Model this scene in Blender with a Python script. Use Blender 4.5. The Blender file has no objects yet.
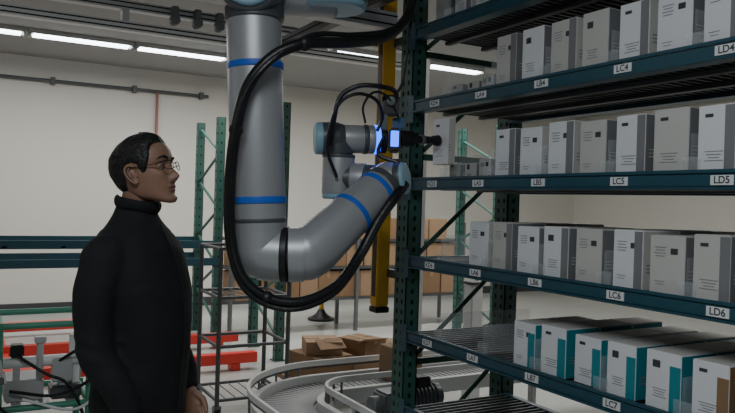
import bpy, bmesh, math, random
from mathutils import Vector, Matrix, noise
random.seed(4)
TH=math.radians(29.2); CT,ST=math.cos(TH),math.sin(TH)
def V(r,d,z):
    """aisle survey frame (metres right, metres ahead, height) -> room axes"""
    return Vector((r*CT+d*ST, -r*ST+d*CT, z))

# ---------------------------------------------------------------- materials
def mat(name,col,rough=0.5,metal=0.0,var=0.0,scale=8.0,emit=None,estr=1.0,bump=0.0,alpha=1.0,trans=0.0,coat=0.0):
    m=bpy.data.materials.new(name); m.use_nodes=True
    nt=m.node_tree; b=nt.nodes['Principled BSDF']
    b.inputs['Base Color'].default_value=(*col,1)
    b.inputs['Roughness'].default_value=rough
    b.inputs['Metallic'].default_value=metal
    b.inputs['Alpha'].default_value=alpha
    b.inputs['Transmission Weight'].default_value=trans
    b.inputs['Coat Weight'].default_value=coat
    if emit:
        b.inputs['Emission Color'].default_value=(*emit,1); b.inputs['Emission Strength'].default_value=estr
    tc=nt.nodes.new('ShaderNodeTexCoord'); n=nt.nodes.new('ShaderNodeTexNoise')
    n.inputs['Scale'].default_value=scale; n.inputs['Detail'].default_value=5
    nt.links.new(tc.outputs['Object'],n.inputs['Vector'])
    if var>0:
        mx=nt.nodes.new('ShaderNodeMix'); mx.data_type='RGBA'
        mx.inputs[6].default_value=(*[c*(1-var) for c in col],1)
        mx.inputs[7].default_value=(*[min(1,c*(1+var)) for c in col],1)
        nt.links.new(n.outputs['Fac'],mx.inputs[0]); nt.links.new(mx.outputs[2],b.inputs['Base Color'])
    if bump>0:
        bp=nt.nodes.new('ShaderNodeBump'); bp.inputs['Strength'].default_value=bump; bp.inputs['Distance'].default_value=0.01
        nt.links.new(n.outputs['Fac'],bp.inputs['Height']); nt.links.new(bp.outputs['Normal'],b.inputs['Normal'])
    return m
M={}
M['wall']=mat('wall_paint',(.72,.70,.64),.8,var=.04,scale=1.2)
M['floor']=mat('floor_epoxy',(.50,.51,.49),.25,var=.12,scale=.9)
M['ceil']=mat('ceiling_paint',(.34,.34,.335),.9,var=.05)
M['base']=mat('baseboard_vinyl',(.05,.05,.055),.6)
M['teal']=mat('rack_teal_paint',(.018,.075,.105),.38,var=.15,scale=20)
M['green']=mat('rack_green_paint',(.032,.11,.088),.45,var=.2,scale=20)
M['greenlt']=mat('cart_green_paint',(.08,.32,.22),.4)
M['hole']=mat('slot_shadow',(.004,.004,.005),.9)
M['yellow']=mat('safety_yellow',(.80,.44,.03),.45,var=.08)
M['silver']=mat('robot_aluminium',(.43,.44,.46),.42,metal=.4,var=.05,scale=3)
M['dgrey']=mat('robot_dark_grey',(.10,.11,.12),.4,metal=.3)
M['cap']=mat('robot_cap_blue',(.28,.47,.59),.4)
M['band']=mat('band_blue',(.015,.13,.62),.45)
M['hose']=mat('hose_rubber',(.008,.008,.009),.38,bump=.2,scale=60)
M['black']=mat('black_plastic',(.012,.012,.014),.45)
M['led']=mat('led_blue',(.01,.04,.8),.4,emit=(.004,.11,1.0),estr=3.6)
M['alu']=mat('aluminium_profile',(.55,.56,.57),.4,metal=.3,var=.05)
M['galv']=mat('galvanised_steel',(.20,.21,.22),.5,metal=.6,var=.12,scale=15)
M['beamgrey']=mat('beam_grey',(.10,.105,.11),.5,metal=.3)
M['card']=mat('cardboard',(.27,.16,.085),.85,var=.15,scale=6)
M['card2']=mat('cardboard_light',(.37,.235,.14),.85,var=.12,scale=6)
M['tape']=mat('packing_tape',(.35,.25,.14),.4)
M['boxw']=mat('carton_white',(.76,.77,.79),.5,var=.03)
M['boxw2']=mat('carton_offwhite',(.56,.55,.52),.5,var=.03)
M['boxg']=mat('carton_grey',(.21,.21,.22),.5)
M['boxteal']=mat('carton_teal',(.015,.24,.29),.5)
M['boxbr']=mat('carton_bronze',(.27,.165,.085),.5)
M['ink']=mat('print_ink',(.05,.05,.06),.6)
M['inkg']=mat('print_ink_grey',(.30,.31,.33),.6)
M['label']=mat('label_white',(.75,.76,.76),.5)
M['red']=mat('red_paint',(.75,.05,.035),.45,var=.1)
M['jacket']=mat('jacket_fleece',(.004,.004,.006),.85,bump=.25,scale=60)
M['trouser']=mat('trouser_cloth',(.012,.013,.018),.9,bump=.2,scale=60)
M['shoe']=mat('shoe_leather',(.01,.008,.007),.4)
M['skin']=mat('skin',(.27,.150,.100),.5,var=.08,scale=14)
M['lip_ear_shade']=mat('lip_ear_shade',(.22,.10,.08),.5)
M['hair']=mat('hair',(.006,.005,.005),.5,bump=.6,scale=90)
M['eyew']=mat('eye_white',(.45,.43,.40),.3)
M['acry']=mat('acrylic_clear',(.75,.8,.82),.15,alpha=.13)
M['tube']=mat('fluorescent_tube',(.9,.95,1),.5,emit=(.86,.94,1),estr=9)
M['lampbody']=mat('lamp_housing',(.5,.5,.5),.5)
M['belt']=mat('conveyor_belt_grey',(.16,.165,.17),.5)
M['belt2']=mat('conveyor_chain_light',(.30,.31,.32),.45)
M['white']=mat('white_powder_coat',(.76,.77,.76),.4)
M['pipe']=mat('conduit_red',(.35,.16,.13),.6)
M['blue']=mat('blue_plastic',(.03,.12,.30),.4)

# ---------------------------------------------------------------- mesh builder
class MB:
    def __init__(s): s.v=[];s.f=[];s.m=[];s.mats=[]
    def mi(s,k):
        if k not in s.mats: s.mats.append(k)
        return s.mats.index(k)
    def add(s,vs,fs,k):
        o=len(s.v); i=s.mi(k)
        s.v+= [Vector(p) for p in vs]
        for f in fs: s.f.append([o+j for j in f]); s.m.append(i)
    def box(s,c,d,k,R=None,bev=0.0):
        hx,hy,hz=[q/2 for q in d]; c=Vector(c)
        if bev<=0:
            vs=[Vector((x,y,z)) for x in(-hx,hx) for y in(-hy,hy) for z in(-hz,hz)]
            fs=[(0,1,3,2),(4,6,7,5),(0,4,5,1),(2,3,7,6),(0,2,6,4),(1,5,7,3)]
        else:
            bm=bmesh.new(); bmesh.ops.create_cube(bm,size=1)
            for v in bm.verts: v.co=Vector((v.co.x*d[0],v.co.y*d[1],v.co.z*d[2]))
            bmesh.ops.bevel(bm,geom=bm.edges[:],offset=bev,segments=2,affect='EDGES')
            bm.verts.index_update()
            vs=[v.co.copy() for v in bm.verts]; fs=[[v.index for v in f.verts] for f in bm.faces]; bm.free()
        if R is not None: vs=[R@v for v in vs]
        s.add([v+c for v in vs],fs,k)
    def span(s,a,b,k,bev=0.0):
        a=Vector(a);b=Vector(b); s.box((a+b)/2,[abs(q) for q in (b-a)],k,None,bev)
    def tube(s,pts,rad,k,n=20,cap=True,sq=(1,1),up=None):
        pts=[Vector(p) for p in pts]
        if not hasattr(rad,'__len__'): rad=[rad]*len(pts)
        T=[]
        for i in range(len(pts)):
            a=pts[max(0,i-1)]; b=pts[min(len(pts)-1,i+1)]
            t=(b-a); 
            if t.length<1e-9: t=T[-1] if T else Vector((0,0,1))
            T.append(t.normalized())
        N=Vector(up) if up else (Vector((0,0,1)) if abs(T[0].z)<.9 else Vector((1,0,0)))
        N=(N-T[0]*N.dot(T[0])).normalized()
        vs=[];fs=[]
        for i,p in enumerate(pts):
            N=(N-T[i]*N.dot(T[i])).normalized(); B=T[i].cross(N)
            for j in range(n):
                a=2*math.pi*j/n
                vs.append(p+(N*math.cos(a)*sq[0]+B*math.sin(a)*sq[1])*rad[i])
        for i in range(len(pts)-1):
            for j in range(n):
                fs.append((i*n+j,i*n+(j+1)%n,(i+1)*n+(j+1)%n,(i+1)*n+j))
        if cap:
            fs.append(tuple(range(n-1,-1,-1))); fs.append(tuple((len(pts)-1)*n+j for j in range(n)))
        s.add(vs,fs,k)
    def rod(s,a,b,r,k,n=24,bev=0.0,sq=(1,1)):
        a=Vector(a);b=Vector(b);t=(b-a).normalized()
        if bev<=0: s.tube([a,b],[r,r],k,n,sq=sq); return
        P=[];Rr=[]
        for i in range(6):
            q=i/5*math.pi/2; P.append(a+t*(bev-bev*math.cos(q))); Rr.append(r-bev+bev*math.sin(q))
        for i in range(6):
            q=(5-i)/5*math.pi/2; P.append(b-t*(bev-bev*math.cos(q))); Rr.append(r-bev+bev*math.sin(q))
        s.tube(P,Rr,k,n,sq=sq)
    def ball(s,c,r,k,n=16,R=None):
        if not hasattr(r,'__len__'): r=(r,r,r)
        vs=[];fs=[];c=Vector(c);m=n//2
        for i in range(m+1):
            p=math.pi*i/m
            for j in range(n):
                a=2*math.pi*j/n
                q=Vector((r[0]*math.sin(p)*math.cos(a),r[1]*math.sin(p)*math.sin(a),r[2]*math.cos(p)))
                if R is not None:q=R@q
                vs.append(c+q)
        for i in range(m):
            for j in range(n): fs.append((i*n+j,(i+1)*n+j,(i+1)*n+(j+1)%n,i*n+(j+1)%n))
        s.add(vs,fs,k)
    def text(s,t,size,k,mw):
        c=bpy.data.curves.new('t','FONT'); c.body=t; c.size=size; c.align_x='CENTER'; c.align_y='CENTER'; c.offset=size*.02
        o=bpy.data.objects.new('t',c); bpy.context.collection.objects.link(o)
        bpy.context.view_layer.update()
        me=o.evaluated_get(bpy.context.evaluated_depsgraph_get()).to_mesh()
        s.add([mw@v.co for v in me.vertices],[list(p.vertices) for p in me.polygons],k)
        bpy.data.objects.remove(o); bpy.data.curves.remove(c)
    def make(s,name,ang=38,origin=True,mw=None,weld=False):
        me=bpy.data.meshes.new(name)
        vs=s.v if mw is None else [mw@v for v in s.v]
        lo=Vector([min(v[i] for v in vs) for i in range(3)]); hi=Vector([max(v[i] for v in vs) for i in range(3)])
        c=(lo+hi)/2; c.z=lo.z
        if not origin:c=Vector()
        me.from_pydata([v-c for v in vs],[],s.f)
        for k in s.mats: me.materials.append(M[k])
        me.polygons.foreach_set('material_index',s.m)
        bm=bmesh.new(); bm.from_mesh(me)
        if weld: bmesh.ops.remove_doubles(bm,verts=bm.verts,dist=1e-5)
        bmesh.ops.recalc_face_normals(bm,faces=bm.faces); bm.to_mesh(me); bm.free()
        me.polygons.foreach_set('use_smooth',[True]*len(me.polygons))
        me.set_sharp_from_angle(angle=math.radians(ang))
        o=bpy.data.objects.new(name,me); o.location=c
        bpy.context.collection.objects.link(o); return o

def spline(pts,n=8):
    pts=[Vector(p) for p in pts]; out=[]
    P=[pts[0]*2-pts[1]]+pts+[pts[-1]*2-pts[-2]]
    for i in range(1,len(P)-2):
        for j in range(n):
            t=j/n
            out.append(.5*((2*P[i])+(-P[i-1]+P[i+1])*t+(2*P[i-1]-5*P[i]+4*P[i+1]-P[i+2])*t*t+(-P[i-1]+3*P[i]-3*P[i+1]+P[i+2])*t**3))
    out.append(pts[-1]); return out

# ---------------------------------------------------------------- room shell
X0,X1,Y0,Y1,H=-7.0,10.0,-4.5,9.9,3.22
def slab(name,a,b,k):
    m=MB(); m.span(a,b,k); return m.make(name)
slab('floor',(X0-.1,Y0-.1,-.1),(X1+.1,Y1+.1,0),'floor')
slab('ceiling',(X0-.1,Y0-.1,H),(X1+.1,Y1+.1,H+.1),'ceil')
slab('wall_back',(X0,Y1,0),(X1,Y1+.1,H),'wall')
slab('wall_front',(X0,Y0-.1,0),(X1,Y0,H),'wall')
slab('wall_left',(X0-.1,Y0,0),(X0,Y1,H),'wall')
slab('wall_right',(X1,Y0,0),(X1+.1,Y1,H),'wall')
slab('baseboard_back',(X0,Y1-.02,0),(X1,Y1,.12),'base')

m=MB()
m.tube([(-3,Y1-.05,2.93),(2.9,Y1-.05,2.93)],.022,'beamgrey',10)
for x in (-2,-1,0,.9,1.9,2.8): m.box((x,Y1-.045,2.93),(.05,.09,.09),'beamgrey')
m.tube([(2.2,Y1-.05,2.93),(2.2,Y1-.05,1.2)],.018,'pipe',10)
m.box((2.2,Y1-.05,1.15),(.09,.1,.14),'beamgrey')
m.make('wall_conduit')
m=MB()
m.span((3.78,Y1-.05,1.66),(4.02,Y1-.001,1.80),'lampbody',.006)
m.span((3.80,Y1-.054,1.68),(4.00,Y1-.049,1.78),'white')
m.span((3.86,Y1-.06,1.71),(3.94,Y1-.05,1.75),'beamgrey',.002)
m.make('control_box')

def fixture(xa,xb,y):
    m=MB()
    m.span((xa,y-.09,H-.05),(xb,y+.09,H-.001),'lampbody',.006)
    m.span((xa+.03,y-.075,H-.066),(xb-.03,y+.075,H-.05),'tube',.004)
    for x in (xa,xb): m.box((x,y,H-.035),(.02,.19,.068),'lampbody')
    m.make('fluorescent_light')
for xa in (-1.6,-.56,.52,1.6): fixture(xa,xa+1.03,8.28)
for xa in (3.36,4.7,6.0): fixture(xa,xa+.8,7.1)

# ---------------------------------------------------------------- picking rack (right)
RX0,RX1=1.83,2.43; RYN,RYF=.42,2.88
LV=[.556,.914,1.266,1.634,1.998,2.345,2.70]
def upright(m,x,y,w,d,z1,k,face=-1,step=.05,holes=True):
    t=.006
    m.span((x-w/2,y-d/2,0),(x-w/2+t,y+d/2,z1),k)
    m.span((x-w/2,y-d/2,0),(x+w/2,y-d/2+t,z1),k)
    m.span((x-w/2,y+d/2-t,0),(x+w/2,y+d/2,z1),k)
    m.span((x+w/2-t,y-d/2,0),(x+w/2,y-d/2+.02,z1),k)
    m.span((x+w/2-t,y+d/2-.02,0),(x+w/2,y+d/2,z1),k)
    m.span((x-w/2-.02,y-d/2-.02,0),(x+w/2+.02,y+d/2+.02,.008),k)
    if holes:
        z=.1
        while z<z1-.03:
            for dy in(-d*.22,d*.22):
                m.box((x-w/2-.0005,y+dy,z),(.002,.012,.022),'hole')
            m.box((x,y-d/2-.0005,z),(.014,.002,.022),'hole')
            z+=step
PITCH=.156; YB=.52
m=MB()
for y in (RYF+.05,RYN-.05):
    upright(m,RX0+.04,y,.08,.10,2.98,'green')
    upright(m,RX1+.05,y,.08,.10,2.98,'green')
    z=.25
    while z<2.7:
        m.box((RX0+.345,y,z),(.55,.025,.03),'green')
        a=Vector((RX0+.08,y+.015,z)); b=Vector((RX1+.01,y+.015,z+.45))
        m.tube([a,b],.012,'green',8)
        z+=.5
BH=.042
for li,z in enumerate(LV):
    for x in(RX0,RX1):
        m.span((x,RYN,z-BH),(x+.04,RYF,z),'teal',.004)
        m.span((x-.010,RYN,z-BH-.006),(x+.05,RYF,z-BH+.002),'teal',.002)
    m.span((RX0-.004,RYN,z),(RX0+.003,RYF,z+.010),'teal')
    for y in (RYF-.004,RYN+.004):
        m.box((RX0-.003,y,z-.03),(.006,.05,.13),'teal')
    y=RYN+.02
    while y<RYF-.01:
        m.span((RX0+.04,y-.005,z-.030),(RX1,y+.005,z-.003),'beamgrey')
        y+=.039
    x=RX0+.06
    while x<RX1:
        m.span((x-.004,RYN,z-.022),(x+.004,RYF,z-.012),'galv'); x+=.05
    for x in (RX0+.2,RX0+.42): m.span((x-.015,RYN,z-.045),(x+.015,RYF,z-.03),'beamgrey')
    if 1<=li<=5:
        for i in range(1,14,2):
            y=YB+PITCH*(i+.5)-.004
            m.span((RX0+.02,y-.001,z+.001),(RX1-.05,y+.001,z+.12),'acry')
            m.span((RX0+.018,y-.03,z+.001),(RX0+.021,y+.03,z+.05),'acry')
RL=Matrix(((0,0,-1),(-1,0,0),(0,1,0))).to_4x4()
ys=[1.256,1.617,1.992,2.347,2.68]
for li,z in enumerate(LV[:-1]):
    num={0:8,1:7,2:6,3:5,4:4,5:3}[li]
    for yi,y in enumerate([.87]+ys):
        if li==5: continue
        nm=['LE','LD','LC','LB','LA','KD'][yi]+str(num)
        m.box((RX0-.002,y,z-.021),(.003,.070,.028),'label')
        m.text(nm,.029,'ink',Matrix.Translation((RX0-.0042,y,z-.021))@RL)
m.make('picking_rack')

def carton(m,x,y,z,w,d,h,front,side,var):
    """x = aisle face, y = centre"""
    m.span((x,y-w/2,z),(x+d,y+w/2,z+h),front,.0015)
    m.span((x+.003,y-w/2-.0012,z+.002),(x+d-.003,y-w/2+.001,z+h-.003),side)
    m.span((x+.006,y-w/2+.004,z+h-.001),(x+d-.004,y+w/2-.004,z+h+.0008),'boxw2')
    q=x-.0006
    if var<0: return
    if var%3==0:
        m.box((q,y-w*.20,z+h*.74),(.001,w*.20,.018),'ink')
        for i in range(4): m.box((q,y+w*.20,z+h*(.8-.05*i)),(.001,w*(.34-.07*(i%2)),.0028),'inkg')
        for i in range(2): m.box((q,y+w*.20,z+h*(.22-.05*i)),(.001,w*(.30-.07*(i%2)),.0022),'inkg')
    elif var%3==1:
        m.box((q,y+w*.2,z+h*.78),(.001,w*.22,.022),'ink')
        for i in range(4): m.box((q,y+w*.1,z+h*(.35-.045*i)),(.001,w*(.4-.06*(i%3)),.0025),'inkg')
    else:
        for i in range(4): m.box((q,y+w*.05,z+h*(.32-.045*i)),(.001,w*(.5-.1*(i%3)),.0025),'inkg')
        m.box((q,y+w*.2,z+h*.85),(.001,w*.22,.010),'ink')
    for i in range(3): m.box((x+d*.22,y-w/2-.0016,z+h*(.3+.06*i)),(d*.22,.001,.003),'boxw2' if side=='boxg' else 'boxg')
FAR={1:2.20,2:2.48,3:2.34,4:2.30,5:2.76}
for li in range(1,6):
    m=MB(); z=LV[li]+.001
    i=0
    while True:
        y=YB+PITCH*i
        if y+.05>FAR[li]+.03: break
        h={1:.172,2:.186,3:.196,4:.202,5:.18}[li]+random.choice([-.006,0,.004])
        x=RX0+.03+random.uniform(0,.014)
        w=.116 if i%3 else .124
        yy=y+random.uniform(-.004,.004)
        if li==1: side=['boxbr','boxbr','boxteal','boxteal','boxbr','boxbr','boxteal','boxteal','boxteal','boxteal','boxteal'][i%11]; fr='boxw'
        else: side=['boxg','boxg','boxw2'][random.randint(0,2)]; fr=random.choice(['boxw','boxw','boxw2'])
        for row in range(3):
            if row==2 and random.random()<.15: continue
            carton(m,x+row*.172,yy,z,w,.165,h,fr,side,random.randint(0,5) if row==0 else -1)
        if li==1:
            m.box((x-.0002,yy-w*.34,z+h*.40),(.002,w*.30,h*.78),side)
        elif i%2: m.box((x-.0002,yy-w*.36,z+h*.5),(.002,w*.26,h*.97),'boxg')
        i+=1
    if li in (4,3):
        for i,y in enumerate((2.46,2.56,2.68)):
            carton(m,RX0+.12,y,z,.08,.16,.075 if i else .09,'boxw2','boxg',i)
    m.make('product_cartons')

# ---------------------------------------------------------------- safety light curtain (yellow)
m=MB()
yc=V(.10,3.62,0); cx,cy=yc.x-.03,yc.y
m.span((cx-.035,cy-.035,1.0),(cx+.035,cy+.035,2.75),'yellow',.006)
m.span((cx-.037,cy-.018,1.05),(cx-.034,cy+.018,2.7),'black')
m.span((cx-.038,cy-.038,.97),(cx+.038,cy+.038,1.0),'black',.004)
m.span((cx-.038,cy-.038,2.75),(cx+.038,cy+.038,2.78),'black',.004)
for z in (1.15,1.7,2.3): m.span((cx+.02,3.001,z),(cx+.05,cy+.02,z+.04),'beamgrey')
m.make('safety_light_curtain')

# ---------------------------------------------------------------- overhead gantry
m=MB()
def profile(m,a,b,w,h,k='alu'):
    a=Vector(a);b=Vector(b)
    if abs(b.x-a.x)>abs(b.y-a.y):
        m.span((a.x,a.y-w/2,a.z-h/2),(b.x,a.y+w/2,a.z+h/2),k,.003)
        for dz in(-h*.25,h*.25): m.span((a.x+.002,a.y-w/2-.001,a.z+dz-.004),(b.x-.002,a.y-w/2+.001,a.z+dz+.004),'hole')
    else:
        m.span((a.x-w/2,a.y,a.z-h/2),(a.x+w/2,b.y,a.z+h/2),k,.003)
        for s in(-1,1):
            m.span((a.x+s*w/2-.001,a.y+.002,a.z-.004),(a.x+s*w/2+.001,b.y-.002,a.z+.004),'hole')
profile(m,(-2.6,2.95,2.385),(1.76,2.95,2.385),.08,.08,'alu')
profile(m,(-2.6,3.25,2.47),(1.76,3.25,2.47),.08,.07,'beamgrey')
profile(m,(-2.6,4.5,2.535),(3.0,4.5,2.535),.07,.055,'white')
profile(m,(-2.6,4.5,2.66),(3.0,4.5,2.66),.07,.055,'alu')
for x in(-2.5,1.7): profile(m,(x,2.4,2.50),(x,4.55,2.50),.06,.06,'beamgrey')
for x in(-2.5,2.95):
    m.span((x-.04,4.46,0),(x+.04,4.54,2.66),'alu',.004); m.span((x-.1,4.4,0),(x+.1,4.6,.012),'alu')
m.span((-2.55,2.9,0),(-2.45,3.0,2.36),'alu',.004)
for x in(-1.5,1.6):
    for y in (2.95,4.5): m.tube([(x,y,2.4),(x,y,H-.001)],.012,'galv',8)
for x in (1.08,1.22,1.36):
    m.rod((x,4.40,2.60),(x,4.46,2.60),.032,'galv',18,.008)
    m.box((x,4.43,2.65),(.04,.05,.07),'galv',None,.004)
for x in (-.6,.1,.8,1.5,2.2):
    m.span((x-.02,4.47,2.56),(x+.02,4.53,2.64),'alu')
m.make('overhead_gantry')

# ---------------------------------------------------------------- robot arm
m=MB()
A0=V(-.452,2.7,2.30);A1=V(-.405,2.7,1.37)
RA=.103
m.rod(V(-.452,2.7,2.235),A1,RA,'silver',40,.01)
def along(a,b,t): return a+(b-a)*t
def bandat(a,b,t,R,w,k):
    d=(b-a).normalized(); c=along(a,b,t); m.rod(c-d*w/2,c+d*w/2,R,k,40,.003)
def tz(z): return (A0.z-z)/(A0.z-A1.z)
bandat(A0,A1,tz(2.018),RA+.004,.024,'band'); bandat(A0,A1,tz(1.516),RA+.004,.026,'band')
bandat(A0,A1,tz(2.215),RA+.008,.05,'dgrey'); bandat(A0,A1,tz(1.44),RA+.004,.014,'dgrey')
m.rod(V(-.452,2.58,2.32),V(-.452,2.86,2.32),.125,'dgrey',40,.02)
m.rod(V(-.452,2.56,2.32),V(-.452,2.59,2.32),.105,'cap',40,.012)
m.rod(V(-.47,2.78,2.34),V(-.14,2.80,2.34),.10,'silver',36,.02)
m.rod(V(-.15,2.78,2.285),V(-.15,2.78,2.46),.128,'dgrey',40,.015)
m.rod(V(-.15,2.78,2.262),V(-.15,2.78,2.30),.124,'cap',40,.02)
m.rod(V(-.15,2.78,2.44),V(-.15,2.78,2.50),.16,'galv',36,.005)
p=V(-.15,2.78,2.47); m.span((p.x-.2,p.y-.14,2.49),(p.x+.2,p.y+.62,2.52),'beamgrey',.004)
m.ball(V(-.398,2.7,1.325),(.105,.105,.105),'silver',36)
m.rod(V(-.405,2.7,1.40),V(-.400,2.7,1.33),RA+.001,'silver',40)
m.rod(V(-.398,2.7,1.318),V(-.315,2.7,1.314),.104,'silver',40)
m.rod(V(-.318,2.7,1.314),V(-.292,2.7,1.314),.107,'black',40,.004)
m.rod(V(-.292,2.7,1.314),V(-.235,2.705,1.316),.104,'silver',40)
F0=V(-.20,2.72,1.335);F1=V(.066,2.95,1.60)
m.ball(V(-.225,2.71,1.322),.104,'silver',36)
m.tube([V(-.225,2.71,1.322),F0,along(F0,F1,.2),along(F0,F1,.55),along(F0,F1,.9),F1],[.104,.101,.096,.088,.082,.080],'silver',40)
for t,R in((.52,.093),(.88,.087)):
    bandat(F0,F1,t,R,.022,'band')
bandat(F0,F1,.97,.084,.03,'dgrey')
WA=V(.085,2.97,1.615)
m.ball(WA,.078,'silver',30)
ax=V(.92,-.35,.15).normalized()
m.rod(WA,WA+ax*.070,.068,'dgrey',32,.012); m.rod(WA+ax*.050,WA+ax*.080,.066,'cap',32,.012)
W2=V(-.128,3.02,1.618)
m.rod(WA+V(0,.03,0),W2,.064,'dgrey',32,.01)
m.rod(along(WA,W2,.45),along(WA,W2,.72),.067,'silver',32,.006)
m.ball(W2,.069,'silver',28)
m.rod(W2-Vector((0,0,.072)),W2+Vector((0,0,.10)),.068,'silver',36,.012)
m.rod(W2-Vector((0,0,.088)),W2-Vector((0,0,.055)),.066,'cap',36,.012)
m.rod(W2+Vector((0,0,.085)),W2+Vector((0,0,.10)),.070,'dgrey',36,.003)
W3=V(-.142,3.02,1.785)
m.rod(W2+Vector((0,0,.09)),W3+Vector((0,0,.02)),.064,'dgrey',36,.015)
m.ball(W3,.068,'dgrey',28)
TX=V(.068,3.06,1.79); d3=(TX-W3).normalized()
m.rod(W3-d3*.070,W3+d3*.02,.069,'dgrey',36,.014)
m.rod(W3-d3*.092,W3-d3*.040,.068,'cap',36,.014)
m.rod(W3+d3*.03,W3+d3*.12,.060,'silver',36,.006)
m.rod(W3+d3*.115,W3+d3*.135,.063,'dgrey',36,.004)
m.rod(W3+d3*.133,W3+d3*.165,.061,'silver',36,.006)
m.rod(W3+d3*.163,W3+d3*.185,.062,'led',36,.003)
m.rod(W3+d3*.183,W3+d3*.215,.058,'black',36,.006)
RV=Matrix.Rotation(-TH,3,'Z')
m.box(V(.085,3.02,1.93),(.075,.06,.085),'black',RV,.006)
m.box(V(.06,3.02,1.885),(.03,.05,.12),'dgrey',RV,.004)
m.rod(V(.085,2.99,1.945),V(.085,2.975,1.945),.02,'dgrey',20,.003)
m.box(V(.105,3.04,1.785),(.05,.10,.10),'black',RV,.008)
m.box(V(.105,2.988,1.79),(.034,.006,.066),'led',RV,.002)
m.box(V(.12,3.05,1.86),(.05,.03,.05),'blue',RV,.005)
T0=V(.12,3.06,1.80);T1=V(.305,3.19,1.805)
m.rod(T0,along(T0,T1,.35),.034,'black',24,.004)
m.rod(along(T0,T1,.3),T1,.017,'black',20,.002)
m.rod(along(T0,T1,.55),along(T0,T1,.62),.023,'galv',20,.002)
dT=(T1-T0).normalized()
for i in range(3):
    m.rod(along(T0,T1,.86)+dT*i*.012,along(T0,T1,.86)+dT*(i*.012+.010),.021+.002*i,'black',24,.003)
hs=[V(.175,3.05,2.50),V(.164,3.0,2.376),V(.127,2.95,2.269),V(.041,2.85,2.178),V(-.093,2.68,2.116),V(-.245,2.58,2.085),V(-.357,2.545,2.025),V(-.439,2.54,1.915),V(-.477,2.55,1.764),V(-.496,2.57,1.586),V(-.490,2.57,1.3875),V(-.445,2.56,1.244),V(-.352,2.57,1.165),V(-.229,2.60,1.150),V(-.105,2.68,1.205),V(-.022,2.78,1.318),V(.045,2.83,1.45),V(.105,2.87,1.54),V(.15,2.93,1.60)]
m.tube(spline(hs,10),.021,'hose',14)
hs2=[p+Vector((.03,.01,.035))*(1 if i<6 else .0)+ (Vector((-.012,-.02,-.02)) if i>=6 else Vector()) for i,p in enumerate(hs)]
m.tube(spline(hs2,10),.010,'hose',10)
hs3=[V(-.16,2.93,1.75),V(-.147,2.90,1.85),V(-.125,2.9,1.944),V(-.054,2.9,1.99),V(.035,2.92,1.995),V(.101,2.98,1.985),V(.105,3.0,1.94)]
m.tube(spline(hs3,8),.010,'hose',10)
hs4=[V(-.13,2.93,1.62),V(-.17,2.90,1.74),V(-.135,2.88,1.90),V(-.06,2.88,1.955),V(.02,2.92,1.94),V(.05,2.99,1.88),V(.03,3.0,1.82)]
m.tube(spline(hs4,8),.007,'hose',10)
hs5=[V(.15,2.93,1.60),V(.13,2.95,1.68),V(.04,2.97,1.72),V(.06,3.0,1.80)]
m.tube(spline(hs5,8),.008,'hose',10)
hs6=[V(.10,3.0,1.97),V(.13,2.99,2.03),V(.15,3.0,2.2),V(.17,3.04,2.45)]
m.tube(spline(hs6,8),.006,'hose',8)
hs7=[V(-.02,2.96,1.85),V(-.03,2.9,1.91),V(.01,2.92,1.97),V(.07,2.97,1.96),V(.12,3.0,1.88)]
m.tube(spline(hs7,8),.005,'hose',8)
for t in (V(-.245,2.58,2.085),V(-.477,2.55,1.764),V(-.352,2.57,1.165)):
    m.ball(t,.027,'black',12)
m.make('robot_arm',ang=32)

m=MB()
b=V(.335,3.21,1.70)
carton(m,b.x-.02,b.y,1.700,.115,.04,.205,'boxw','boxw2',2)
m.make('picked_carton')

# ---------------------------------------------------------------- background pallet rack (left)
def bgframe(m,x,ya,yb,z1):
    for y in(ya,yb): upright(m,x,y,.08,.08,z1,'green',step=.1)
    z=.2
    while z<z1-.3:
        m.tube([(x,ya,z),(x,yb,z+.3)],.015,'green',8)
        if z+.6<z1: m.tube([(x,yb,z+.3),(x,ya,z+.6)],.015,'green',8)
        z+=.6
m=MB()
bgframe(m,2.31,7.35,8.1,2.37)
bgframe(m,-2.6,7.35,8.1,2.37)
for y in(7.32,8.12):
    for z in(.86,1.04): m.span((-2.6,y-.02,z-.05),(2.31,y+.02,z+.03),'teal',.005)
for x in [-2.2+.5*i for i in range(9)]: m.span((x-.02,7.3,.99),(x+.02,8.1,1.02),'galv')
m.make('pallet_rack')
m=MB(); bgframe(m,2.60,6.3,7.0,2.44); m.make('rack_frame')
m=MB(); bgframe(m,5.2,6.3,7.0,2.44); m.make('rack_frame')

# ---------------------------------------------------------------- shelving stocked with cardboard boxes
m=MB()
SX0,SX1,SY0,SY1=2.50,5.6,7.45,7.95
for x in(SX0,(SX0+SX1)/2,SX1):
    for y in(SY0,SY1): m.span((x-.02,y-.02,0),(x+.02,y+.02,1.30),'galv',.003)
for z in(.40,.76,1.08): 
    m.span((SX0,SY0,z-.03),(SX1,SY1,z),'beamgrey',.003)
def cbox(m,x,y,z,w,d,h,k='card',rot=0):
    R=Matrix.Rotation(rot,3,'Z'); o=Vector((x,y,z))
    def B(c,dd,kk,bv=0): m.box(o+R@Vector(c),dd,kk,R,bv)
    B((0,0,h/2),(w,d,h),k,.003)
    B((0,-d/2-.0005,h*.875),(.04,.003,h*.25),'tape')
    B((0,0,h+.0005),(.04,d,.003),'tape')
    B((0,0,h+.0002),(w,.006,.0015),'hole')
for z,hs_ in((.401,.32),(.761,.29),(1.081,.26)):
    x=SX0+.19
    while x<SX1-.15:
        w=random.uniform(.22,.31)
        if not(z>1 and (x<3.9)): cbox(m,x,(SY0+SY1)/2-.02,z,w,.42,hs_*random.uniform(.88,.99),random.choice(['card','card2']))
        x+=w+.008
m.make('stocked_storage_shelf')

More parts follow.
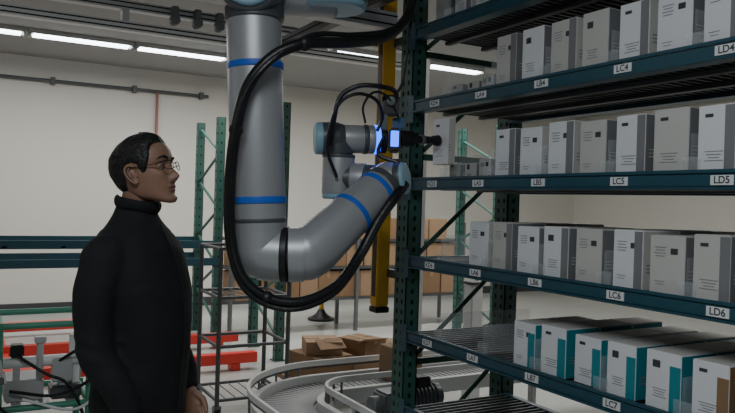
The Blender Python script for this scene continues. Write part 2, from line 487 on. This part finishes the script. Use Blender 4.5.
# ---------------------------------------------------------------- mesh cart in mid distance
m=MB()
c=V(-.86,5.1,0); cw,cd,ch=.50,.45,1.18
def R2(x,y,z): return Vector((c.x+x,c.y+y,z))
for x in(-cw/2,cw/2):
    for y in(-cd/2,cd/2):
        m.tube([R2(x,y,.12),R2(x,y,ch)],.016,'beamgrey',10)
        m.rod(R2(x-.015,y,.055),R2(x+.015,y,.055),.055,'black',18,.006)
        m.box(R2(x,y,.105),(.05,.04,.04),'galv')
for z in(.16,.52,.85,ch):
    for y in(-cd/2,cd/2): m.tube([R2(-cw/2,y,z),R2(cw/2,y,z)],.012,'beamgrey',8)
    for x in(-cw/2,cw/2): m.tube([R2(x,-cd/2,z),R2(x,cd/2,z)],.012,'beamgrey',8)
for z in(.16,.85):
    for i in range(1,7): m.tube([R2(-cw/2+cw*i/7,-cd/2,z),R2(-cw/2+cw*i/7,cd/2,z)],.004,'beamgrey',6)
m.make('wire_cart')

# ---------------------------------------------------------------- red rails on the floor
m=MB()
for y,xa,xb in((8.30,-2.2,2.1),(7.05,-2.2,2.45),(6.10,-2.2,2.3)):
    m.span((xa,y-.05,.06),(xb,y+.05,.15),'red',.004)
    for x in (xa+.2,(xa+xb)/2,xb-.2): m.span((x-.04,y-.06,0),(x+.04,y+.06,.06),'red',.004)
for x in(-1.2,.3): m.span((x-.04,6.10,.05),(x+.04,8.30,.10),'red',.004)
m.make('red_floor_rails')

# ---------------------------------------------------------------- curved conveyor
m=MB()
cxr,cyr=1.84,3.24
ri,ro=.24,.58; zc=.47
def path(R):
    pts=[Vector((cxr-R,.9,0)),Vector((cxr-R,2.0,0)),Vector((cxr-R,cyr,0))]
    for i in range(1,17):
        a=math.pi-i/16*math.pi/2
        pts.append(Vector((cxr+R*math.cos(a),cyr+R*math.sin(a),0)))
    pts.append(Vector((4.4,cyr+R,0))); return pts
def rail(R,w,h,z,k):
    P=path(R); vs=[];fs=[]
    for i,p in enumerate(P):
        a=P[max(0,i-1)];b=P[min(len(P)-1,i+1)];t=(b-a).normalized();n=Vector((-t.y,t.x,0))
        for s,zz in((-1,-1),(1,-1),(1,1),(-1,1)): vs.append(p+n*w/2*s+Vector((0,0,z+zz*h/2)))
    for i in range(len(P)-1):
        for j in range(4): fs.append((i*4+j,i*4+(j+1)%4,(i+1)*4+(j+1)%4,(i+1)*4+j))
    fs+=[(3,2,1,0),tuple((len(P)-1)*4+j for j in range(4))]
    m.add(vs,fs,k)
rail(ri,.035,.085,zc-.02,'white'); rail(ro,.035,.085,zc-.02,'white')
rail((ri+ro)/2,ro-ri-.04,.012,zc-.03,'belt')
rail(ro+.03,.016,.03,zc+.085,'white'); rail(ri-.03,.016,.03,zc+.085,'white')
rail(ro+.03,.008,.01,zc+.06,'beamgrey')
for R in (ri-.03,ro+.03):
    Pq=path(R)
    for i,pq in enumerate(Pq[1:-1]):
        if i%3==0: m.tube([(pq.x,pq.y,zc-.02),(pq.x,pq.y,zc+.08)],.007,'galv',8)
y=1.0
while y<cyr-.01:
    m.box((cxr-(ri+ro)/2,y,zc-.018),(ro-ri-.07,.030,.012),'belt2'); y+=.038
for i in range(0,23):
    a=math.pi-i/22*math.pi/2
    m.box((cxr+math.cos(a)*(ri+ro)/2,cyr+math.sin(a)*(ri+ro)/2,zc-.018),(ro-ri-.07,.026,.012),'belt2',Matrix.Rotation(a,3,'Z'))
x=cxr+.04
while x<4.35:
    m.box((x,cyr+(ri+ro)/2,zc-.018),(.030,ro-ri-.07,.012),'belt2'); x+=.038
def leg(x,y):
    m.span((x-.02,y-.02,.02),(x+.02,y+.02,zc-.05),'alu',.003); m.rod((x,y,0),(x,y,.02),.04,'black',16,.003)
for y in(1.2,2.4,3.1):
    leg(cxr-ro,y);leg(cxr-ri,y); m.span((cxr-ro,y-.015,.2),(cxr-ri,y+.015,.24),'alu')
for x in(2.1,3.2,4.3):
    leg(x,cyr+ri);leg(x,cyr+ro); m.span((x-.015,cyr+ri,.2),(x+.015,cyr+ro,.24),'alu')
m.make('curved_conveyor')

m=MB()
g=Vector((1.92,3.16,0)); gz=-.02
m.span((g.x-.05,g.y-.06,0),(g.x+.12,g.y+.06,.46+gz),'beamgrey',.006)
m.box((g.x+.03,g.y,.51+gz),(.16,.14,.12),'galv',None,.012)
m.rod((g.x+.10,g.y,.52+gz),(g.x+.32,g.y,.52+gz),.062,'dgrey',28,.012)
for i in range(7): m.rod((g.x+.13+i*.024,g.y,.52+gz),(g.x+.138+i*.024,g.y,.52+gz),.069,'dgrey',28)
m.box((g.x+.2,g.y,.60+gz),(.09,.08,.06),'black',None,.008)
m.rod((g.x-.1,g.y,.50+gz),(g.x-.03,g.y,.50+gz),.05,'galv',24,.008)
m.make('conveyor_motor')

m=MB()
cbox(m,2.30,cyr+(ri+ro)/2,zc-.01,.17,.22,.20,'card2'); m.make('cardboard_box')
m=MB()
q=Vector((2.70,5.05,0))
m.span((q.x-.5,q.y-.3,.10),(q.x+.55,q.y+.3,.14),'card',.004)
for x in(-.4,0,.45): m.span((q.x+x-.05,q.y-.3,0),(q.x+x+.05,q.y+.3,.10),'card2',.003)
cbox(m,q.x-.27,q.y-.02,.141,.34,.40,.20,'card',.15)
cbox(m,q.x+.13,q.y-.02,.141,.30,.38,.16,'card2',-.22)
cbox(m,q.x+.44,q.y+.02,.141,.20,.34,.22,'card',.05)
cbox(m,q.x-.25,q.y,.342,.28,.30,.10,'card2',-.3)
cbox(m,q.x+.12,q.y+.02,.302,.26,.30,.12,'card',.35)
for dx,a in ((-.25,.5),(.12,-.4)):
    m.box((q.x+dx,q.y-.16,.43),(.22,.12,.006),'card2',Matrix.Rotation(a,3,'X'))
m.make('loose_carton_pile')

for r,d in((-.55,9.15),(1.65,8.9)):
    m=MB(); p=V(r,d,0)
    m.rod((p.x,p.y,0),(p.x,p.y,.03),.17,'black',28,.008)
    m.tube([(p.x,p.y,.03),(p.x,p.y,.08),(p.x,p.y,.14)],[.14,.07,.035],'black',24)
    m.rod((p.x,p.y,.12),(p.x,p.y,1.0),.03,'yellow',20,.004)
    m.rod((p.x,p.y,1.0),(p.x,p.y,1.04),.04,'black',20,.008)
    m.make('barrier_post')
m=MB(); p=V(.79,5.2,0)
m.span((p.x-.05,p.y-.05,0),(p.x+.05,p.y+.05,.95),'white',.006); m.span((p.x-.1,p.y-.1,0),(p.x+.1,p.y+.1,.012),'alu')
m.box((p.x,p.y,.96),(.12,.12,.02),'beamgrey',None,.004)
m.make('support_post')

# ---------------------------------------------------------------- test bench cart bottom-left
m=MB(); c=V(-1.62,3.60,0)
w2,d2=.20,.22
def C(x,y,z): return Vector((c.x+x,c.y+y,z))
for x in(-w2,w2):
    for y in(-d2,d2):
        m.tube([C(x,y,.10),C(x,y,.90)],.018,'greenlt',12)
        m.rod(C(x-.014,y,.045),C(x+.014,y,.045),.045,'black',16,.006); m.box(C(x,y,.09),(.04,.03,.04),'galv')
for z in(.18,.50,.89):
    for y in(-d2,d2): m.tube([C(-w2-.05,y,z),C(w2+.03,y,z)],.016,'greenlt',10)
    for x in(-w2,w2): m.tube([C(x,-d2,z),C(x,d2,z)],.016,'greenlt',10)
m.span(C(-w2,-d2,.18),C(w2,d2,.195),'galv')
for x in (-.12,0,.12): m.span(C(x-.02,-d2,.50),C(x+.02,d2,.515),'alu')
m.span(C(-.17,-.17,.515),C(.0,.05,.62),'lampbody',.008)
m.span(C(.03,-.18,.515),C(.17,-.05,.58),'dgrey',.008)
m.rod(C(-.19,-.14,.70),C(.2,-.14,.70),.026,'white',20,.004); m.box(C(.08,-.14,.66),(.09,.08,.12),'alu',None,.006)
m.rod(C(.14,-.12,.58),C(.14,-.12,.82),.026,'white',20,.005); m.box(C(-.12,-.14,.76),(.06,.07,.06),'black',None,.006)
m.rod(C(-.02,-.16,.62),C(-.02,-.16,.80),.016,'lampbody',16,.003); m.box(C(-.02,-.16,.81),(.05,.05,.03),'alu',None,.004)
m.span(C(-.135,-.16,.61),C(-.105,-.12,.74),'alu'); m.span(C(.065,-.16,.58),C(.095,-.12,.64),'alu')
m.box(C(.12,.08,.56),(.07,.10,.09),'blue',None,.008)
for dz in (.22,.30): m.box(C(-.05,0,dz+.02),(.24,.26,.06),'lampbody' if dz<.25 else 'dgrey',None,.006)
m.tube(spline([C(.2,-.14,.72),C(.26,-.2,.80),C(.28,-.24,.62),C(.14,-.25,.48),C(-.1,-.25,.55)],8),.007,'white',8)
m.tube(spline([C(.06,-.17,.70),C(.16,-.24,.76),C(.22,-.25,.64),C(.05,-.26,.56),C(-.15,-.2,.58)],8),.008,'hose',8)
m.tube(spline([C(-.12,-.17,.74),C(0,-.24,.66),C(.1,-.25,.60),C(.18,-.2,.4),C(.12,-.1,.2)],8),.008,'hose',8)
m.tube(spline([C(-.19,-.14,.70),C(-.24,-.24,.60),C(-.1,-.26,.44),C(.1,-.24,.38),C(.16,-.1,.3)],8),.007,'hose',8)
m.make('test_bench_cart')
m=MB(); c=V(-1.665,2.86,0)
for x in(-.17,.17):
    for y in(-.15,.15): m.span((c.x+x-.015,c.y+y-.015,0),(c.x+x+.015,c.y+y+.015,.76),'galv')
m.span((c.x-.20,c.y-.18,.76),(c.x+.20,c.y+.18,.79),'beamgrey',.004)
m.span((c.x-.20,c.y-.18,.3),(c.x+.20,c.y+.18,.32),'beamgrey',.004)
m.make('side_table')
m=MB()
for i in range(4): m.span((c.x-.18+.012*i,c.y-.15,.791+i*.085),(c.x+.18-.012*(i%2),c.y+.14,.872+i*.085),['card','card2'][i%2],.004)
m.make('carton_stack')

# ---------------------------------------------------------------- the man
HEAD=-TH-math.radians(14)
pos=V(-.760,2.45,0)
MW=Matrix.Translation(pos)@Matrix.Rotation(HEAD,4,'Z')
b=MB()
rings=[(.74,0,.132,.172),(.80,0,.140,.176),(.90,.002,.144,.172),(1.0,.008,.148,.170),(1.10,.008,.150,.176),(1.20,.002,.146,.186),(1.28,-.008,.138,.192),(1.34,-.018,.126,.184),(1.385,-.026,.104,.156),(1.42,-.032,.082,.112),(1.455,-.036,.068,.076),(1.485,-.032,.064,.066),(1.505,-.030,.062,.064)]
n=32;vs=[];fs=[]
for z,cx_,a,w in rings:
    for j in range(n):
        t=2*math.pi*j/n; ct,st=math.cos(t),math.sin(t)
        vs.append((cx_+a*math.copysign(abs(ct)**.85,ct),w*math.copysign(abs(st)**.85,st),z))
for i in range(len(rings)-1):
    for j in range(n): fs.append((i*n+j,i*n+(j+1)%n,(i+1)*n+(j+1)%n,(i+1)*n+j))
fs+=[tuple(range(n-1,-1,-1)),tuple((len(rings)-1)*n+j for j in range(n))]
b.add(vs,fs,'jacket')
WR={-1:(.075,-.190,.825),1:(.090,.165,.825)}
for s in(-1,1):
    wx,wy,wz=WR[s]
    arm=spline([(-.028,s*.140,1.345),(-.032,s*.184,1.310),(-.038,s*.210,1.21),(-.040,s*.218,1.10),(-.022,s*.220,1.01),(wx*.55,(s*.222+wy)/2,.915),(wx,wy,wz)],5)
    rr=[.062,.072,.065,.058,.054,.050,.043]; k=[]
    for i in range(len(arm)):
        q=i/5; i0=min(int(q),5); k.append(rr[i0]+(rr[i0+1]-rr[i0])*(q-i0))
    b.tube(arm,k,'jacket',20)
    leg_=spline([(0,s*.085,.86),(.005,s*.095,.70),(.02,s*.10,.48),(.0,s*.105,.28),(-.015,s*.11,.07)],5)
    rr=[.094,.092,.070,.062,.058]; k=[]
    for i in range(len(leg_)):
        q=i/5; i0=min(int(q),3); k.append(rr[i0]+(rr[i0+1]-rr[i0])*(q-i0))
    b.tube(leg_,k,'jacket',20)
o=b.make('tmp_body',origin=False)
md=o.modifiers.new('r','REMESH'); md.mode='VOXEL'; md.voxel_size=.010
sm=o.modifiers.new('s','SMOOTH'); sm.factor=.6; sm.iterations=4
bpy.context.view_layer.update()
me=o.evaluated_get(bpy.context.evaluated_depsgraph_get()).to_mesh()
P=MB(); bv=[v.co.copy() for v in me.vertices]; bf=[list(p.vertices) for p in me.polygons]
for v in bv:
    if v.z>.75:
        nn=noise.noise(Vector((v.x*5,v.y*5,v.z*7)))*.009+noise.noise(Vector((v.x*12+3,v.y*12,v.z*16)))*.004
        ar=math.exp(-((v.z-1.04)/.05)**2)*(1 if abs(v.y)>.17 else 0)
        nn+=ar*.003*math.sin(v.z*120+v.x*30)
        d_=(v-Vector((0,0,v.z))).normalized(); v+=d_*nn*(1 if v.z<1.40 else .3)
top=[f for f in bf if sum(bv[i].z for i in f)/len(f)>.775]; low=[f for f in bf if sum(bv[i].z for i in f)/len(f)<=.775]
P.add(bv,top,'jacket'); i=P.mi('trouser')
for f in low: P.f.append(f); P.m.append(i)
bpy.data.objects.remove(o)
P.tube([(x,0,z) for x,z in [(.144,.80),(.150,.9),(.160,1.0),(.162,1.1),(.152,1.2),(.132,1.28),(.101,1.35),(.058,1.42)]],.004,'black',6)
cr=[]
for j in range(25):
    a=math.radians(-160+320*j/24); cr.append((-.030+.068*math.cos(a),.070*math.sin(a),1.490-.012*math.cos(a)))
P.tube(cr,[.012]*25,'jacket',10,sq=(1.7,.8),up=(0,0,1))
for s in(-1,1):
    P.tube([(-.09,s*.115,.045),(-.06,s*.115,.05),(0,s*.116,.055),(.08,s*.12,.045),(.14,s*.123,.034),(.175,s*.125,.024)],[.030,.042,.046,.042,.036,.018],'shoe',20,sq=(.95,1.0))
    P.box((.04,s*.119,.008),(.27,.09,.016),'shoe',None,.006)
# ---- head
def cub(tab,z):
    n=len(tab)
    if z<=tab[0][0]: return tab[0][1]
    if z>=tab[-1][0]: return tab[-1][1]
    for i in range(n-1):
        if z<=tab[i+1][0]:
            x0,y0=tab[i];x1,y1=tab[i+1];h=x1-x0;t=(z-x0)/h
            def sl(j):
                if j<=0 or j>=n-1: 
                    a,b=(tab[0],tab[1]) if j<=0 else (tab[-2],tab[-1]); return (b[1]-a[1])/(b[0]-a[0])
                d0=(tab[j][1]-tab[j-1][1])/(tab[j][0]-tab[j-1][0]); d1=(tab[j+1][1]-tab[j][1])/(tab[j+1][0]-tab[j][0])
                return 0 if d0*d1<=0 else 2*d0*d1/(d0+d1)
            m0,m1=sl(i),sl(i+1)
            return (2*t**3-3*t*t+1)*y0+(t**3-2*t*t+t)*h*m0+(-2*t**3+3*t*t)*y1+(t**3-t*t)*h*m1
Rh=Matrix.Rotation(math.radians(-15),3,'Y')@Matrix.Rotation(math.radians(4),3,'Z')@Matrix.Scale(1.09,3); HC=Vector((.000,0,1.600))
fT=[(-.124,.030),(-.119,.056),(-.112,.070),(-.100,.077),(-.088,.074),(-.080,.073),(-.06,.078),(-.045,.079),(-.02,.078),(.0,.075),(.02,.083),(.032,.086),(.05,.085),(.07,.078),(.09,.060),(.105,.038),(.113,.018),(.117,0)]
bT=[(-.124,.0),(-.112,-.008),(-.10,-.018),(-.08,-.040),(-.06,-.064),(-.03,-.090),(.0,-.104),(.03,-.108),(.055,-.102),(.075,-.089),(.095,-.066),(.108,-.040),(.114,-.018),(.117,0)]
wT=[(-.124,.020),(-.118,.031),(-.11,.038),(-.10,.044),(-.08,.052),(-.06,.058),(-.04,.063),(-.02,.0685),(.0,.072),(.03,.0755),(.05,.0755),(.07,.070),(.09,.056),(.105,.036),(.113,.016),(.117,.001)]
nT=[(-.053,0),(-.048,.008),(-.043,.020),(-.036,.0265),(-.028,.0235),(-.015,.0155),(.0,.009),(.012,.0035),(.024,0)]
G=lambda v,s: math.exp(-(v/s)**2)
def hp(z,t,off=0):
    ct,st=math.cos(t),math.sin(t); f_=cub(fT,z);b_=cub(bT,z);w_=cub(wT,z)
    y=w_*math.copysign(abs(st)**.95,st)
    if ct>=0:
        ay=abs(y)
        x=f_*abs(ct)**(.74 if z<.06 else .85)
        x+=cub(nT,z)*G(y,.0085+.0045*max(0,min(1,-z/.036)))
        x+=.006*G(z+.043,.008)*G(ay-.013,.006)
        x-=.0115*G(z-.002,.013)*G(ay-.031,.014)
        x-=.004*G(z-.004,.012)*G(ay-.012,.007)
        x+=.0035*G(z-.022,.008)*G(ay-.030,.018)
        x+=.0045*G(z+.024,.014)*G(ay-.043,.014)
        x-=.0035*G(z+.060,.018)*G(ay-.046,.012)
        x-=.0025*G(z+.052,.006)*G(y,.006)
        x+=.0070*G(z+.0635,.0050)*G(y,.019)
        x-=.0020*G(z+.0695,.0022)*G(y,.022)
        x+=.0068*G(z+.0755,.0052)*G(y,.016)
        x-=.0030*G(z+.086,.006)*G(y,.018)
        x+=.0045*G(z+.102,.011)*G(y,.018)
        x-=.002*G(ay-.022-(-z-.04)*.25,.004)*G(z+.052,.014)
    else: x=b_*abs(ct)**.9
    # jaw line climbs from the chin towards the ear
    q=max(0,min(1,(-z-.055)/.069)); r_=max(0,min(1,1-(x+.005)/.075))
    zz=z+.040*q*q*r_
    p=Vector((x,y,zz))
    if off:
        d_=Vector((x*1.1,y*1.3,max(0,z)*1.1)).normalized(); p+=d_*off
    return p
def place(p): return HC+Rh@p
NZ,NA=110,112; vs=[]
zs=[-.124+.241*i/NZ for i in range(NZ+1)]
for z in zs:
    for j in range(NA): vs.append(place(hp(z,2*math.pi*j/NA)))
fs=[];fl=[]
for i in range(NZ):
    for j in range(NA):
        ids=(i*NA+j,i*NA+(j+1)%NA,(i+1)*NA+(j+1)%NA,(i+1)*NA+j)
        zc_=(zs[i]+zs[i+1])/2; pp=hp(zc_,2*math.pi*(j+.5)/NA)
        hw=.023*math.sqrt(max(0,1-((zc_+.0695)/.0115)**2))
        (fl if pp.x>0 and abs(pp.y)<hw else fs).append(ids)
fs.append(tuple(range(NA-1,-1,-1))); fs.append(tuple(NZ*NA+j for j in range(NA)))
o_=len(P.v); P.add(vs,fs,'skin'); k_=P.mi('lip_ear_shade')
for f in fl: P.f.append([o_+j for j in f]); P.m.append(k_)
def hairline(t):
    a=abs(math.degrees(math.atan2(math.sin(t),math.cos(t))))
    return cub([(0,.074),(25,.073),(42,.066),(56,.048),(64,.014),(70,-.012),(80,-.018),(87,.012),(93,.020),(104,.016),(112,-.025),(130,-.058),(180,-.066)],a)
vs=[];fs=[];mm=[]
for z in zs:
    for j in range(NA):
        t=2*math.pi*j/NA; q=z-hairline(t)+.004*noise.noise(Vector((math.cos(t)*22,math.sin(t)*22,z*30))); mm.append(q)
        s=max(0,min(1,(q+.003)/.024)); s=s*s*(3-2*s)
        off=-.003+.0095*s+.005*s*max(0,math.cos(t))*(1 if z>.05 else 0)
        off+=s*.0022*noise.noise(Vector((math.cos(t)*30,math.sin(t)*30,z*40)))+s*.003*noise.noise(Vector((math.cos(t)*7,math.sin(t)*7,z*50)))
        vs.append(place(hp(z,t,off)))
for i in range(NZ):
    for j in range(NA):
        ids=(i*NA+j,i*NA+(j+1)%NA,(i+1)*NA+(j+1)%NA,(i+1)*NA+j)
        if max(mm[k] for k in ids)>-.003: fs.append(ids)
fs.append(tuple(NZ*NA+j for j in range(NA)))
P.add(vs,fs,'hair')
for s in(-1,1):
    ec=Vector((.0585,s*.0300,.002))
    P.ball(place(ec),(.0118,.0116,.0112),'eyew',20,Rh)
    P.ball(place(ec+Vector((.0085,s*-.001,.0005))),(.0045,.0056,.0056),'ink',14,Rh)
    up=[];lo=[]
    for q in range(9):
        a=math.radians(-66+132*q/8); yy=math.sin(a)*.0135; xx=math.cos(a)*.0128
        hh=.0048*math.cos(a*1.25); up.append(place(ec+Vector((xx-.0005,yy,hh)))); lo.append(place(ec+Vector((xx-.0010,yy,-.0040*math.cos(a*1.25)))))
    P.tube(up,[.0022,.0030,.0034,.0036,.0036,.0036,.0034,.0030,.0022],'skin',8); P.tube(lo,[.0018,.0024,.0026,.0027,.0027,.0027,.0026,.0024,.0018],'skin',8)
    P.ball(place(ec+Vector((.001,s*.0105,0))),(.0075,.005,.008),'skin',14,Rh)
    P.tube([p+Rh@Vector((.0016,0,-.0018)) for p in up[1:-1]],.0007,'black',6)
    bw=[(.0845,.012,.021),(.0865,.022,.0265),(.0835,.034,.0290),(.0750,.045,.027),(.0670,.053,.022)]
    P.tube([place(Vector((x_,s*y_,z_))) for x_,y_,z_ in bw],[.0016,.0030,.0032,.0026,.0010],'hair',8,sq=(1.3,.8),up=(0,0,1))
    Re=Rh@Matrix.Rotation(s*math.radians(-18),3,'Z')@Matrix.Rotation(math.radians(-10),3,'Y')
    e0=Vector((-.012,s*.071,-.012))
    def E(x_,y_,z_): return place(e0)+Re@Vector((x_,s*y_,z_))
    P.ball(E(0,.002,0),(.013,.006,.026),'skin',20,Re)
    hx=[(.010,.004,.006),(.012,.006,.018),(.006,.009,.028),(-.005,.011,.031),(-.014,.012,.024),(-.017,.012,.010),(-.014,.011,-.006),(-.008,.009,-.018),(.0,.006,-.027),(.007,.004,-.024),(.009,.003,-.014)]
    P.tube(spline([E(*q) for q in hx],4),.0036,'skin',10)
    P.ball(E(.001,.005,-.022),(.006,.004,.008),'skin',12,Re)
    P.tube(spline([E(*q) for q in [(-.002,.009,.022),(-.008,.010,.014),(-.009,.010,.002),(-.004,.008,-.010)]],4),.0026,'skin',8)
    P.ball(E(.001,.007,-.001),(.005,.0025,.009),'lip_ear_shade',12,Re)  # ear hollow: its shade is painted as a darker spot
    P.ball(E(.010,.005,-.006),(.004,.004,.006),'skin',12,Re)
    R_=[]
    for g_ in range(0,361,20):
        a=math.radians(g_); yy=s*.0325+.0225*math.copysign(abs(math.cos(a))**.6,math.cos(a))
        R_.append(place(Vector((.0965-.24*max(0,abs(yy)-.012),yy,.000+.0135*math.copysign(abs(math.sin(a))**.6,math.sin(a))))))
    P.tube(R_,.0014,'black',8)
    P.tube([place(Vector((.0865,s*.0545,.006))),place(Vector((.079,s*.067,.007))),place(Vector((.04,s*.0765,.006))),place(Vector((-.008,s*.080,.010))),place(Vector((-.026,s*.079,-.004)))],.0016,'black',8)
P.tube([place(Vector((.0965,-.010,.004))),place(Vector((.099,0,.007))),place(Vector((.0965,.010,.004)))],.0014,'black',8)
P.tube([(-.042,0,1.40),(-.034,0,1.47),(-.024,0,1.53),(-.018,0,1.57)],[.058,.055,.056,.057],'skin',28)
# ---- hands : palm, four fingers and thumb
for s in(-1,1):
    hb=MB()
    w0=Vector(WR[s])+Vector((-.005,0,.012)); dh=Vector((.38,-s*.10,-.90)).normalized()
    side=Vector((.85,0,.5)); side=(side-dh*side.dot(dh)).normalized()
    hb.tube([w0,w0+dh*.04,w0+dh*.075,w0+dh*.105],[.026,.030,.036,.030],'skin',16,sq=(1.15,.5),up=side)
    for i,(o_,L) in enumerate(((.028,.070),(.010,.078),(-.009,.072),(-.027,.056))):
        st_=w0+dh*.095+side*o_
        inw=Vector((0,-s,0)); inw=(inw-dh*inw.dot(dh)).normalized()
        p1=st_+dh*L*.45+inw*.006+side*o_*.1; p2=p1+(dh*.8+inw*.6).normalized()*L*.32; p3=p2+(dh*.5+inw*.85).normalized()*L*.25
        hb.tube([st_-dh*.02,st_,p1,p2,p3],[.009,.0095,.0088,.0080,.0065],'skin',10)
    inw=Vector((0,-s,0))
    t0=w0+dh*.035+side*.025; t1=t0+(dh*.7+side*.6).normalized()*.040; t2=t1+(dh*.95+side*.15+inw*.2).normalized()*.032; t3=t2+(dh+inw*.35).normalized()*.022
    hb.tube([t0-side*.01,t0,t1,t2,t3],[.013,.014,.012,.0105,.008],'skin',10)
    ho=hb.make('tmp_hand',origin=False)
    md=ho.modifiers.new('r','REMESH'); md.mode='VOXEL'; md.voxel_size=.0028
    sm=ho.modifiers.new('s','SMOOTH'); sm.iterations=3
    bpy.context.view_layer.update()
    me=ho.evaluated_get(bpy.context.evaluated_depsgraph_get()).to_mesh()
    P.add([v.co.copy() for v in me.vertices],[list(p.vertices) for p in me.polygons],'skin')
    bpy.data.objects.remove(ho)
P.make('standing_man',ang=60,mw=MW)

# ---------------------------------------------------------------- lights
def area(name,loc,size,en,col=(1,.98,.94),rot=(0,0,0),sy=None):
    l=bpy.data.lights.new(name,'AREA'); l.energy=en; l.color=col; l.size=size
    if sy: l.shape='RECTANGLE'; l.size_y=sy
    o=bpy.data.objects.new(name,l); o.location=loc; o.rotation_euler=rot; bpy.context.collection.objects.link(o); return o
area('ceiling_light_far',(1.5,8.0,3.1),5,76,(1,.99,.94),sy=.4)
area('ceiling_light_mid',(4.5,6.6,3.1),5,104,(1,.99,.95),sy=.4)
area('ceiling_light_left',(-3.2,4.5,3.1),3,18,(.97,1,1),sy=.5)
area('ceiling_light_aisle',(-.3,.4,3.1),1.6,54,(.90,.96,1),sy=.5)
area('ceiling_light_behind_rack',(5.5,3.2,3.1),3,55,(1,1,.97),sy=.4)
w=bpy.data.worlds.new('world'); bpy.context.scene.world=w; w.use_nodes=True
w.node_tree.nodes['Background'].inputs[0].default_value=(.6,.7,.8,1); w.node_tree.nodes['Background'].inputs[1].default_value=.1

# ---------------------------------------------------------------- camera
cam=bpy.data.cameras.new('camera'); cam.sensor_width=36; cam.lens=35.02
co=bpy.data.objects.new('camera',cam); bpy.context.collection.objects.link(co)
co.matrix_world=Matrix.Translation((0,0,1.52))@Matrix.Rotation(-TH,4,'Z')@Matrix.Rotation(math.radians(90-.32),4,'X')@Matrix.Rotation(math.radians(1.78),4,'Z')
cam.clip_start=.05
bpy.context.scene.camera=co
